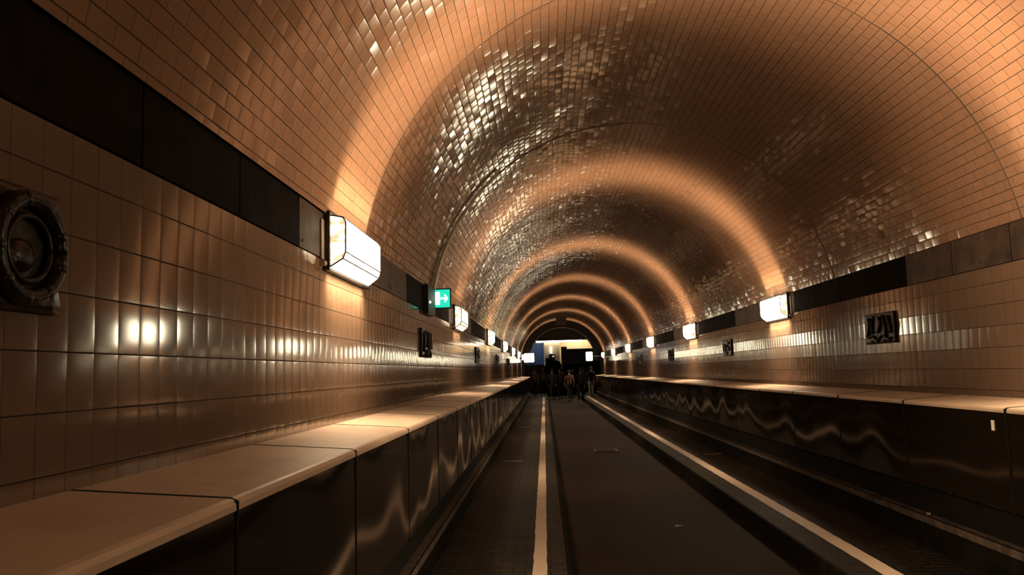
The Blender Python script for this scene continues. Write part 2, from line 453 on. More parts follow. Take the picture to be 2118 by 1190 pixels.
for side, x, y0, st, gap in (('left', BL, 2.247 - 1.41 * 2, 1.41, 0.016), ('right', BR, 5.52 - 1.53, 1.53, 0.030)):
    first = None; k = 0; y = y0
    while y + st < YE + 0.3:
        o = copy_tree(first) if first else bench_segment(st, gap)
        first = first or o
        o.location = (x, y, 0) if side == 'left' else (x, y + st, 0)
        o.rotation_euler = (0, 0, 0 if side == 'left' else PI)
        tag(o, 'steel clad wall bench segment running along the %s tiled wall' % side, 'bench', 'steel bench segments along the %s wall' % side)
        y += st
# dark carcass behind the panels
for n, (x, s) in enumerate(((BL, -1), (BR, 1))):
    bm = bmesh.new(); xa, xb = x + s * 0.10, x + s * 0.44
    box(bm, min(xa, xb), max(xa, xb), YN, YE, 0.262, BT - 0.04)
    struct(link('trim_%d' % (60 + n), bm, M['void']))

# ------------------------------------------------------------------ wall lamps
M['glass'] = emissive('glowing_lamp_glass', (1.0, 0.86, 0.58), 20.0)
M['glass_weak'] = emissive('weakly_glowing_lamp_glass', (1.0, 0.86, 0.60), 1.3)
def glass_end():
    t = NT('lamp_end_glass'); g = t.node('ShaderNodeTexCoord').outputs['Object']
    n, _ = t.noise(t.vec('MULTIPLY', g, (8, 3, 14)), 1.0, 2.0)
    t.set(Base_Color=c4(.9, .8, .6), Emission_Color=t.mix(t.ramp(n, .35, .6), c4(1.0, .62, .34), c4(1.0, .9, .66)),
          Emission_Strength=t.ramp(n, .35, .62, 0.9, 2.6), Roughness=.25)
    return t.m
M['glass_end'] = glass_end()
LL = 1.15
ZLc = 2.395
def wall_lamp(power, glass, flip=False):
    """local frame: x = 0 on the wall, +x into the tunnel, y 0..LL, z about the lamp's middle"""
    root = empty('wall_lamp')
    bm = bmesh.new()   # shallow iron tray on the wall
    prism(bm, [(0.008, -0.185), (0.008, 0.185), (0.034, 0.185), (0.034, -0.185)], 0, LL)
    for z0, z1 in ((0.172, 0.187), (-0.187, -0.172)): box(bm, 0.008, 0.045, -0.004, LL + 0.004, z0, z1)
    for ya, yb in ((-0.012, 0.010), (LL - 0.010, LL + 0.012)): box(bm, 0.008, 0.045, ya, yb, -0.187, 0.187)
    part('back_frame', bm, M['lampframe'], root)
    prof = [(0.036, 0.165), (0.118, 0.150), (0.136, 0.122), (0.135, -0.070), (0.118, -0.112), (0.036, -0.165)]
    a, b = 0.020, LL - 0.020
    def ring(y, inset):     # ends draw in slightly at the front: chamfered end panes
        return [(x, y + (inset * max(0, (x - 0.036) / 0.099)), z) for x, z in prof]
    bm = bmesh.new()
    ia, ib = (0.045, -0.012) if flip else (0.012, -0.045)
    ra = [bm.verts.new(p) for p in ring(a, ia)]; rb = [bm.verts.new(p) for p in ring(b, ib)]
    for i in range(len(prof)):
        bm.faces.new((ra[i], ra[(i + 1) % 6], rb[(i + 1) % 6], rb[i]))
    bm.faces.new(ra[::-1]).material_index = 1; bm.faces.new(rb).material_index = 1
    part('glass_shade', bm, [glass, M['glass_end']], root)
    bm = bmesh.new()   # thin glazing bars along the edges
    for i in (1, 3, 4):
        p, q = ring(a, ia)[i], ring(b, ib)[i]
        tube(bm, [p, q], 0.0055, 6)
    for rg in (ring(a, ia), ring(b, ib)):
        tube(bm, [rg[0], rg[1], rg[2], rg[3], rg[4], rg[5]], 0.0055, 6)
    part('glazing_bars', bm, M['lampframe'], root)
    bm = bmesh.new(); fy = (lambda p, q: (LL - q, LL - p)) if flip else (lambda p, q: (p, q))
    ya, yb = fy(-0.085, -0.022); box(bm, 0.008, 0.016, ya, yb, -0.125, 0.125, 0, 0.002)
    part('mounting_bracket', bm, M['bracket'], root)
    bm = bmesh.new(); ya, yb = fy(-0.075, -0.03); box(bm, 0.0, 0.035, ya, yb, -0.165, -0.135, 0, 0.004)
    part('bracket_foot', bm, M['bracket'], root)
    # area lights added just outside the panes to carry the lamp's light
    def area(nm, loc, rot, sx, sy, pw, spread):
        l = bpy.data.lights.new('lamp_light', 'AREA'); l.shape = 'RECTANGLE'; l.size = sx; l.size_y = sy
        l.energy = pw; l.color = LAMP_RGB; l.spread = spread
        o = bpy.data.objects.new(nm, l); COL.objects.link(o); o.parent = root; o.location = loc; o.rotation_euler = rot
        KIDS.setdefault(root.name, []).append(o)
    L2 = LL * 0.86
    # added lights in a narrow fan square to the wall, to sharpen the rings
    for ang, pw in ((90, 0.30), (62, 0.80), (34, 1.0), (5, 0.88), (-30, 0.45), (-55, 0.42), (-80, 0.06), (-118, 0.6)):
        a_ = math.radians(ang)
        x = 0.080 + 0.068 * math.cos(a_); z = 0.012 + 0.168 * math.sin(a_)
        if ang == -30: x, z = 0.150, -0.07
        if ang == 34: x, z = 0.150, 0.10
        if abs(ang) >= 90: x, z = 0.090, math.copysign(0.192, ang)
        area('lamp_light', (x, LL / 2, z), (0, -(PI / 2 + a_), 0), 0.06, L2, power * pw, math.radians(SPREAD if ang > -50 else (130 if ang > -70 else 118)))
    return root
ordinal = ['nearest to the viewer', 'second from the viewer', 'third from the viewer', 'fourth from the viewer', 'fifth from the viewer', 'sixth from the viewer', 'seventh from the viewer', 'last one before the portal']
for side in ('left', 'right'):
    for k, y in enumerate(LAMP_Y):
        if y + LL > YE + 1: continue
        weak = side == 'left' and k == 2
        o = wall_lamp(LAMP_W * (0.55 if weak else 1.0), M['glass_weak'] if weak else M['glass'], side == 'right')
        if side == 'left': o.location = (XL, y, ZLc)
        else: o.location = (XR, y + LL - 0.30, ZLc); o.rotation_euler = (0, 0, PI)
        if side == 'left':
            nm = 'just behind the viewer' if k == 0 else ordinal[k - 1]
        else:
            nm = 'just behind the viewer' if k == 0 else ('just outside the frame' if k == 1 else ordinal[k - 2])
        tag(o, 'long glowing glass wall lamp in iron frame on %s wall, %s' % (side, nm), 'lamp', 'wall lamps of the tunnel')

# ------------------------------------------------------------------ majolica reliefs
def blob(bm, c, r, seg=16):
    q = bmesh.ops.create_uvsphere(bm, u_segments=seg, v_segments=max(6, seg // 2), radius=1.0)
    for v in q['verts']: v.co = Vector((c[0] + v.co.x * r[0], c[1] + v.co.y * r[1], c[2] + v.co.z * r[2]))
def relief(kind):
    """local: x out of the wall, y along it, z up, centred"""
    W, H = 0.74, 0.32
    root = empty('wall_relief')
    rr = random.Random(kind * 7 + 1)
    bm = bmesh.new()
    NXg, NZg = 26, 14
    vs = []
    for j in range(NZg + 1):
        row = []
        for i in range(NXg + 1):
            a, b = i / NXg - .5, j / NZg - .5
            edge = 0.009 * math.sin(9 * b + kind) * (1 if abs(a) > .49 else 0)
            row.append(bm.verts.new((0.020 + rr.uniform(-.0025, .0025), a * W + edge, b * H)))
        vs.append(row)
    for j in range(NZg):
        for i in range(NXg): bm.faces.new((vs[j][i], vs[j][i + 1], vs[j + 1][i + 1], vs[j + 1][i])).smooth = True
    per = [vs[0][i] for i in range(NXg)] + [vs[j][NXg] for j in range(NZg)] + [vs[NZg][i] for i in range(NXg, 0, -1)] + [vs[j][0] for j in range(NZg, 0, -1)]
    bk = [bm.verts.new((-0.01, v.co.y, v.co.z)) for v in per]
    for k in range(len(per)):
        n = (k + 1) % len(per); bm.faces.new((per[k], bk[k], bk[n], per[n]))
    part('relief_slab', bm, M['relief'], root)
    bm = bmesh.new()
    if kind == 0:       # round wreath
        pts = [(0.030, 0.220 + 0.128 * math.cos(t), 0.128 * math.sin(t)) for t in [2 * PI * k / 40 for k in range(41)]]
        tube2(bm, pts, 0.024); pts = [(0.030, 0.220 + 0.088 * math.cos(t), 0.085 * math.sin(t)) for t in [2 * PI * k / 40 for k in range(41)]]
        tube2(bm, pts, 0.009)
        blob(bm, (0.018, 0.20, -0.02), (0.02, 0.06, 0.045)); blob(bm, (0.018, 0.15, -0.03), (0.018, 0.05, 0.03)); blob(bm, (0.03, -0.1, 0.0), (0.03, 0.12, 0.07))
        for k in range(9):
            t = 2 * PI * k / 9 + .4; blob(bm, (0.040, 0.220 + 0.128 * math.cos(t), 0.128 * math.sin(t)), (0.016, 0.022, 0.022), 10)
        nm = 'wreath'
    elif kind == 1:     # hanging long forms over a wavy line of water
        for y0, z0, y1, z1, bow in ((-0.25, 0.12, -0.30, -0.08, .03), (-0.12, 0.13, -0.17, -0.05, -.03), (0.10, 0.13, 0.15, -0.10, .03), (0.22, 0.12, 0.27, -0.06, .02), (0.0, .12, -.03, -.04, .05)):
            tube2(bm, [(0.030, y0 + (y1 - y0) * t + bow * math.sin(PI * t), z0 + (z1 - z0) * t) for t in [k / 12 for k in range(13)]], 0.014)
        tube2(bm, [(0.032, -0.28 + 0.56 * t, -0.095 + 0.022 * math.sin(t * 12)) for t in [k / 30 for k in range(31)]], 0.011)
        for y in (-0.2, -0.05, 0.12, 0.24): blob(bm, (0.024, y, -0.135), (0.018, 0.028, 0.014), 10)
        nm = 'figures'
    else:               # fish shapes
        for y, z, s in ((-0.15, 0.05, 1), (0.14, -0.03, -1), (0.0, -0.1, 1), (0.2, 0.09, 1)):
            blob(bm, (0.026, y, z), (0.022, 0.10, 0.032)); blob(bm, (0.026, y - s * 0.11, z + .01), (0.014, 0.022, 0.04), 10)
        tube2(bm, [(0.03, -0.3 + 0.6 * t, 0.0 + 0.05 * math.sin(t * 9 + kind)) for t in [k / 24 for k in range(25)]], 0.010)
        nm = 'figures'
    part('raised_' + nm, bm, M['relief'], root, smooth=True)
    return root
def tube2(bm, pts, r, seg=8):
    rings = []
    for i, p in enumerate(pts):
        p = Vector(p); t = (Vector(pts[min(i + 1, len(pts) - 1)]) - Vector(pts[max(i - 1, 0)])).normalized()
        a = Vector((1, 0, 0)); b = t.cross(a).normalized()
        rings.append([bm.verts.new(p + r * (math.cos(2 * PI * k / seg) * a + math.sin(2 * PI * k / seg) * b)) for k in range(seg)])
    for i in range(len(rings) - 1):
        for k in range(seg): bm.faces.new((rings[i][k], rings[i][(k + 1) % seg], rings[i + 1][(k + 1) % seg], rings[i + 1][k]))
    bm.faces.new(rings[0][::-1]); bm.faces.new(rings[-1])
RL = [(1.76, 0, 'large dark glazed relief with a round wreath, cut by the left frame edge'),
      (9.06, 1, 'dark glazed relief on the left wall below the green exit sign'),
      (16.1, 2, 'dark glazed relief on the left wall, second beyond the exit sign'),
      (23.1, 2, 'dark glazed relief on the left wall, third beyond the exit sign'),
      (30.1, 1, 'dark glazed relief on the left wall, farthest visible one')]
RRr = [(8.52, 1, 'dark glazed relief with long bowed ridges on the right wall, nearest one'),
       (15.58, 2, 'dark glazed relief on the right wall, second from the viewer'),
       (22.5, 1, 'dark glazed relief on the right wall, third from the viewer'),
       (29.6, 2, 'dark glazed relief on the right wall, farthest visible one')]
for y, k, lab in RL:
    o = relief(k); o.location = (XL + 0.004, y, 1.90); tag(o, lab, 'wall relief', 'glazed reliefs on the tunnel walls')
for y, k, lab in RRr:
    o = relief(k); o.location = (XR - 0.004, y, 1.90); o.rotation_euler = (0, 0, PI); tag(o, lab, 'wall relief', 'glazed reliefs on the tunnel walls')

# ------------------------------------------------------------------ exit sign, its housing and the conduits
M['green'] = emissive('exit_green', (0.02, 0.78, 0.52), 1.0)
M['signwhite'] = emissive('exit_white', (1.0, 1.0, 0.92), 1.6)
def exit_sign():
    o = empty('exit_sign', (XL, 9.75, 2.475))
    x0, x1, h = 0.012, 0.215, 0.125
    bm = bmesh.new(); box(bm, x0, x1 + 0.012, 0.0, 0.05, -h, h, 0, 0.004); part('sign_case', bm, M['black'], o)
    bm = bmesh.new(); box(bm, x0 + 0.008, x1, -0.004, -0.0005, -h + 0.014, h - 0.016); part('green_panel', bm, M['green'], o)
    bm = bmesh.new(); box(bm, x0 + 0.020, x0 + 0.080, -0.007, -0.0045, -0.078, 0.080); part('door_symbol', bm, M['signwhite'], o)
    bm = bmesh.new(); box(bm, x0 + 0.088, x0 + 0.150, -0.007, -0.0045, -0.013, 0.013)
    hd = [(x0 + .132, .048), (x0 + .150, .048), (x0 + .182, 0), (x0 + .150, -.048), (x0 + .132, -.048), (x0 + .152, 0)]
    lo = [bm.verts.new((a, -0.007, b)) for a, b in hd]; up = [bm.verts.new((a, -0.0045, b)) for a, b in hd]
    bm.faces.new(lo); bm.faces.new(up[::-1])
    for k in range(6): bm.faces.new((lo[k], lo[(k + 1) % 6], up[(k + 1) % 6], up[k]))
    part('arrow_symbol', bm, M['signwhite'], o)
    tag(o, 'small glowing green exit sign with white door and arrow, on the left wall', 'sign')
    c = empty('junction_box', (XL, 9.0, 2.43))
    bm = bmesh.new(); box(bm, 0.008, 0.055, 0.0, 0.60, -0.19, 0.15, 0, 0.006); part('box_case', bm, M['black'], c)
    bm = bmesh.new(); r = bmesh.ops.create_uvsphere(bm, u_segments=10, v_segments=8, radius=0.016)
    for v in r['verts']: v.co += Vector((0.06, 0.10, -0.055))
    part('indicator_light', bm, M['signwhite'], c, smooth=True)
    tag(c, 'black metal box on the left wall band, just before the green exit sign', 'box')
exit_sign()
M['pipe'] = simple('painted_conduit', (0.75, 0.58, 0.42), 0.3, 0.2, 0.2, 5.0)
for n, (y, a1, r, lab) in enumerate(((9.62, 0.40, 0.019, 'thin pale conduit curving up the vault from the exit sign'), (9.73, 0.14, 0.013, 'short thin conduit beside the longer one above the exit sign'))):
    pts = []
    for i in range(40):
        a = PI - A0 - (PI / 2) * a1 * 1.1 * i / 39
        pts.append((XC + (RV - 0.012 - r) * math.cos(a), y, ZC + (RV - 0.012 - r) * math.sin(a)))
    bm = bmesh.new(); tube(bm, pts, r, 8)
    tag(link('conduit', bm, M['pipe'], smooth=True), lab, 'pipe')

# ------------------------------------------------------------------ small things on the ground and panels
M['paper'] = simple('pale_scrap_paper', (0.75, 0.68, 0.55), 0.6)
def scrap(x, y, z, s, lab, rz=0.3):
    rr = random.Random(int(x * 100)); bm = bmesh.new()
    g = [[bm.verts.new(((i - 2) * s / 4, (j - 1) * s / 5, 0.004 + rr.uniform(0, s * 0.16))) for i in range(5)] for j in range(3)]
    for j in range(2):
        for i in range(4): bm.faces.new((g[j][i], g[j][i + 1], g[j + 1][i + 1], g[j + 1][i]))
    ex = bmesh.ops.solidify(bm, geom=bm.faces[:], thickness=0.002)
    o = link('paper_scrap', bm, M['paper'], recalc=True); o.location = (x, y, z); o.rotation_euler = (0, 0, rz)
    tag(o, lab, 'litter')
scrap(1.40, 8.95, ROAD, 0.09, 'crumpled pale paper scrap lying on the dark road')
scrap(3.12, 6.85, 0.287, 0.08, 'crumpled pale paper scrap on the ledge under the right bench', 1.2)
bm = bmesh.new(); box(bm, BR - 0.004, BR - 0.0005, 5.66, 5.70, 1.06, 1.13)
tag(link('sticker', bm, M['paper']), 'tiny pale sticker on the front of the right bench', 'sticker')
bm = bmesh.new(); box(bm, 0, 0.5, 0, 0.62, 0.0, 0.012, 0, 0.003)
for k in range(7): box(bm, 0.05, 0.45, 0.06 + k * 0.075, 0.09 + k * 0.075, 0.012, 0.018)
o = link('drain_cover', bm, M['black']); o.location = (1.0, 17.0, ROAD + .001); tag(o, 'dark ribbed drain cover set in the middle of the road', 'drain cover')
bm = bmesh.new(); box(bm, KR + 0.55, BR + 0.05, 23.7, 23.95, 0.0, 0.006)
tag(link('slot_drain', bm, M['black']), 'dark slot drain crossing the right walkway', 'drain')

# ------------------------------------------------------------------ hanging box near the portal
M['brown'] = simple('dark_brown_paint', (0.03, 0.018, 0.012), 0.5)
o = empty('hanging_box', (XC - 0.10, 43.5, 4.06))
bm = bmesh.new(); prism(bm, [(-0.22, 0), (0.22, 0), (0.30, 0.40), (-0.30, 0.40)], 0, 0.4); part('housing', bm, M['brown'], o)
bm = bmesh.new(); box(bm, -0.03, 0.03, 0.15, 0.21, 0.39, 0.56); part('hanger', bm, M['brown'], o)
tag(o, 'dark tapered box hanging from the crown of the vault near the portal', 'box')

# ------------------------------------------------------------------ portal and the shaft hall behind it
def portal():
    bm = bmesh.new()
    RO, RI, Zl = RV + 0.30, 2.02, 3.40
    # black ring, extruded 0.5 m
    N = 48
    outer = [(XC + RO * math.cos(PI * k / N), ZC + RO * math.sin(PI * k / N)) for k in range(N + 1)]
    inner = [(XC + RI * math.cos(PI * k / N), ZC + RI * math.sin(PI * k / N)) for k in range(N + 1)]
    y0, y1 = YE, YE + 0.5
    for k in range(N):
        q = [outer[k], outer[k + 1], inner[k + 1], inner[k]]
        prism(bm, q, y0, y1)
    struct(link('trim_62', bm, M['void']))
    bm = bmesh.new()
    # tympanum above the lintel
    hw = math.sqrt(RI ** 2 - (Zl - ZC) ** 2); t0 = math.asin((Zl - ZC) / RI)
    pr = [(XC + RI * math.cos(t0 + (PI - 2 * t0) * k / 24), ZC + RI * math.sin(t0 + (PI - 2 * t0) * k / 24)) for k in range(25)]
    prism(bm, pr, y0 + 0.12, y1 + 0.2)
    struct(link('trim_63', bm, M['void']))
    bm = bmesh.new()   # slim moulding on the arch
    pts = [(XC + (RI + 0.03) * math.cos(PI * k / 60), y0 - 0.02, ZC + (RI + 0.03) * math.sin(PI * k / 60)) for k in range(10, 51)]
    tube(bm, pts, 0.03, 8); struct(link('trim_64', bm, M['moulding'], smooth=True))
    bm = bmesh.new()
    for xa, xb in ((XC - RO, XL + 0.12), (XR - 0.12, XC + RO)): box(bm, xa, xb, y0, y1, -0.3, ZC)
    struct(link('trim_65', bm, M['void']))
M['moulding'] = simple('arch_moulding', (0.04, 0.032, 0.03), 0.4)
portal()
M['cream'] = simple('cream_plaster', (0.75, 0.58, 0.38), 0.6, 0, 0.12, 1.0)
M['blue'] = simple('blue_lit_wall', (0.06, 0.10, 0.20), 0.5, 0, 0.2, 0.6)  # blue light falling on the shaft wall, put into its base colour
M['grey'] = simple('dark_grey_gate_paint', (0.05, 0.052, 0.052), 0.5, 0, 0.15, 1.0)
M['rust'] = simple('brown_boards', (0.15, 0.055, 0.025), 0.6, 0, 0.5, 2.0)
M['steelpost'] = simple('pale_post_paint', (0.5, 0.45, 0.38), 0.5)
def hall():
    bm = bmesh.new(); box(bm, 0.0, 6.0, 59.0, 59.3, ROAD, 6.0); struct(link('wall_hall_back', bm, M['cream']))
    bm = bmesh.new(); box(bm, -5.0, -0.002, 59.0, 59.3, ROAD, 6.0); struct(link('wall_hall_blue', bm, M['blue']))
    bm = bmesh.new(); box(bm, -5.2, -5.0, 49.0, 59.3, -0.3, 6.0); struct(link('wall_hall_left', bm, M['void']))
    bm = bmesh.new(); box(bm, 6.0, 6.2, 49.0, 59.3, -0.3, 6.0); struct(link('wall_hall_right', bm, M['void']))
    bm = bmesh.new(); box(bm, -5.2, XC - RV - 0.25, 48.8, 49.0, -0.5, 6.2); box(bm, XC + RV + 0.25, 6.2, 48.8, 49.0, -0.5, 6.2); box(bm, -5.2, 6.2, 48.8, 49.0, 4.7, 6.2); struct(link('wall_hall_front', bm, M['void']))
    bm = bmesh.new(); box(bm, -5.2, 6.2, 49.0, 59.3, 6.0, 6.2); struct(link('ceiling_hall', bm, M['void']))
    bm = bmesh.new(); box(bm, -5.2, 6.2, 49.0, 66, -0.5, -0.36); struct(link('floor_hall', bm, M['void']))
    # long fluorescent tube under the lintel
    o = empty('tube_light', (1.12, 57.9, 3.70))
    o.rotation_euler = (0, math.radians(-0.6), 0)
    bm = bmesh.new(); tube(bm, [(-1.66, 0, 0), (1.66, 0, 0)], 0.075, 12); part('tube', bm, emissive('tube_glow', (1.0, .93, .75), 7.0), o, smooth=True)
    bm = bmesh.new(); box(bm, -1.7, 1.7, -0.06, 0.06, 0.07, 0.16)
    for x in (-1.4, 0.0, 1.4): box(bm, x - .02, x + .02, -0.02, 0.02, 0.15, 2.4)
    part('fixture', bm, M['black'], o)
    tag(o, 'long bright fluorescent tube under the portal lintel', 'lamp')
    # square column with a flared head
    o = empty('column', (0.60, 58.2, ROAD))
    bm = bmesh.new(); prism(bm, [(-0.40, 0), (0.55, 0), (0.55, 6.0), (-0.58, 6.0), (-0.56, 3.3), (-0.42, 2.6)], -0.1, 0.5); part('shaft', bm, M['cream'], o)
    tag(o, 'pale column lit from above in the middle of the portal', 'column')
    o = empty('signal_box', (0.58, 57.95, 2.50))
    bm = bmesh.new(); box(bm, -0.21, 0.21, 0, 0.14, -0.28, 0.24, 0, 0.01); part('case', bm, M['brown'], o)
    bm = bmesh.new(); box(bm, 0.02, 0.15, -0.02, 0.0, 0.04, 0.14); part('lit_window', bm, emissive('signal_glow', (1, .85, .65), 0.6), o)
    tag(o, 'small dark box with one lit window on the pale column', 'box')
    o = empty('downlight_streak', (0.52, 57.93, 2.80))
    bm = bmesh.new(); tube(bm, [(0, 0, 0), (0, 0, 0.5)], 0.06, 10); part('tube', bm, emissive('downlight_streak_glow', (1, .93, .72), 3.0), o, smooth=True)  # glowing tube stands in for a streak of downlight on the column
    bm = bmesh.new(); box(bm, -.07, .07, -.05, .1, -.05, 0.0); part('streak_foot', bm, M['black'], o)
    tag(o, 'bright streak of downlight on the pale column, drawn as a glowing tube', 'lamp')
    # grey lift gate on the right
    o = empty('lift_gate', (1.24, 57.6, ROAD))
    bm = bmesh.new(); box(bm, 0.0, 3.6, 0.0, 0.15, 2.2, 3.26); part('upper_panel', bm, M['grey'], o)
    bm = bmesh.new(); box(bm, 0.0, 3.6, -0.02, 0.15, 0.0, 2.2); part('lower_panel', bm, M['void'], o)
    bm = bmesh.new(); box(bm, 0.0, 0.42, -0.05, 0.15, 3.26, 3.42); part('motor_box', bm, M['rust'], o)
    tag(o, 'dark grey lift gate to the right of the pale column', 'gate')
    o = empty('post', (1.24, 57.2, ROAD))
    bm = bmesh.new(); tube(bm, [(0, 0, 0), (0, 0, 2.5)], 0.035, 8); part('pole', bm, M['steelpost'], o)
    bm = bmesh.new(); box(bm, -0.09, 0.03, -0.03, 0.03, 1.75, 1.90); part('clamp', bm, M['steelpost'], o)
    tag(o, 'thin pale post between the column and the grey gate', 'post')
    # boards on the left, dark cabin in the middle
    o = empty('board_fence', (-1.45, 57.2, 0.0))
    bm = bmesh.new()
    for k in range(9): box(bm, k * 0.16, k * 0.16 + 0.15, 0, 0.04, 0.0, 2.06 - 0.03 * (k % 3))
    part('boards', bm, M['rust'], o)
    bm = bmesh.new(); box(bm, 0, 1.42, -0.04, 0.0, 1.85, 1.95); part('rail', bm, M['rust'], o)
    tag(o, 'brown board fence below the blue wall at the end of the tunnel', 'fence')
    o = empty('cabin', (0.66, 56.2, ROAD))
    bm = bmesh.new(); prism(bm, [(-0.70, 0), (0.52, 0), (0.54, 2.15), (0.42, 2.36), (0.15, 2.46), (-0.2, 2.44), (-0.45, 2.32), (-0.62, 2.12), (-0.70, 1.9)], 0, 0.8); part('body', bm, M['void'], o)
    bm = bmesh.new(); box(bm, -0.56, -0.24, 0.1, 0.5, 2.2, 2.62); part('stack', bm, M['void'], o)
    tag(o, 'black round-topped cabin in the middle of the portal', 'cabin')
    for side, x, z, sx, lab in (('l', -0.90, 2.37, 0.31, 'square glowing light box at the left jamb of the portal'), ('r', 2.72, 2.36, 0.20, 'square glowing light box at the right jamb of the portal')):
        o = empty('light_box', (x, 48.2, z))
        bm = bmesh.new(); box(bm, -sx, sx, 0, 0.12, -0.27, 0.27, 0, 0.03); part('lit_case', bm, emissive('light_box_glow', (1, .92, .72), 2.2), o)
        if side == 'l':
            bm = bmesh.new(); box(bm, -0.02, 0.18, -0.012, 0.0, -0.07, -0.02); part('dark_mark', bm, M['black'], o)
        bm = bmesh.new(); xa = (-sx - 0.12, -sx) if side == 'l' else (sx, sx + 0.62)
        box(bm, xa[0], xa[1], 0.03, 0.09, -0.04, 0.04); part('arm', bm, M['black'], o)
        tag(o, lab, 'light')
    for x, e in ((-2.2, 0), ):
        l = bpy.data.lights.new('hall_fill', 'AREA'); l.energy = 60; l.color = (0.75, 0.85, 1.0); l.size = 1.2
        lo = bpy.data.objects.new('hall_fill', l); COL.objects.link(lo); lo.location = (-1.6, 57.6, 5.6); lo.rotation_euler = (math.radians(20), 0, 0)  # added unseen fill light for the blue wall
    l = bpy.data.lights.new('hall_fill', 'AREA'); l.energy = 150; l.color = (1, 0.82, 0.55); l.size = 0.8
    lo = bpy.data.objects.new('hall_fill', l); COL.objects.link(lo); lo.location = (2.6, 57.9, 5.2); lo.rotation_euler = (math.radians(18), 0, 0)  # added warm fill, hidden above the lintel, to brighten the cream wall
hall()
bm = bmesh.new(); box(bm, XL - .4, XR + .4, YN - 0.2, YN, -0.4, 5.0); struct(link('wall_behind', bm, M['void']))

# ------------------------------------------------------------------ people
SKIN = simple('skin', (0.13, 0.075, 0.05), 0.5)
SHOE = simple('dark_leather', (0.015, 0.012, 0.010), 0.5)
def cloth(name, rgb): return simple(name, rgb, 0.85, 0, 0.2, 20.0, spec=0.2)
def skin_mesh(name, pts, edges, radii, mat, parent, root=0, lvl=1):
    me = bpy.data.meshes.new(name); me.from_pydata(pts, edges, [])
    o = bpy.data.objects.new(name, me); COL.objects.link(o); o.parent = parent
    me.materials.append(mat)
    sk = o.modifiers.new('skin', 'SKIN'); sk.use_smooth_shade = True
    if not me.skin_vertices: me.attributes.new('skin', 'FLOAT2', 'POINT') if False else None
    if len(me.skin_vertices) == 0:
        bm = bmesh.new(); bm.from_mesh(me); bm.verts.layers.skin.verify(); bm.to_mesh(me); bm.free()
    for i, r in enumerate(radii):
        r = r if isinstance(r, tuple) else (r, r)
        me.skin_vertices[0].data[i].radius = r
        me.skin_vertices[0].data[i].use_root = (i == root)
    ss = o.modifiers.new('sub', 'SUBSURF'); ss.levels = lvl; ss.render_levels = lvl
    return o
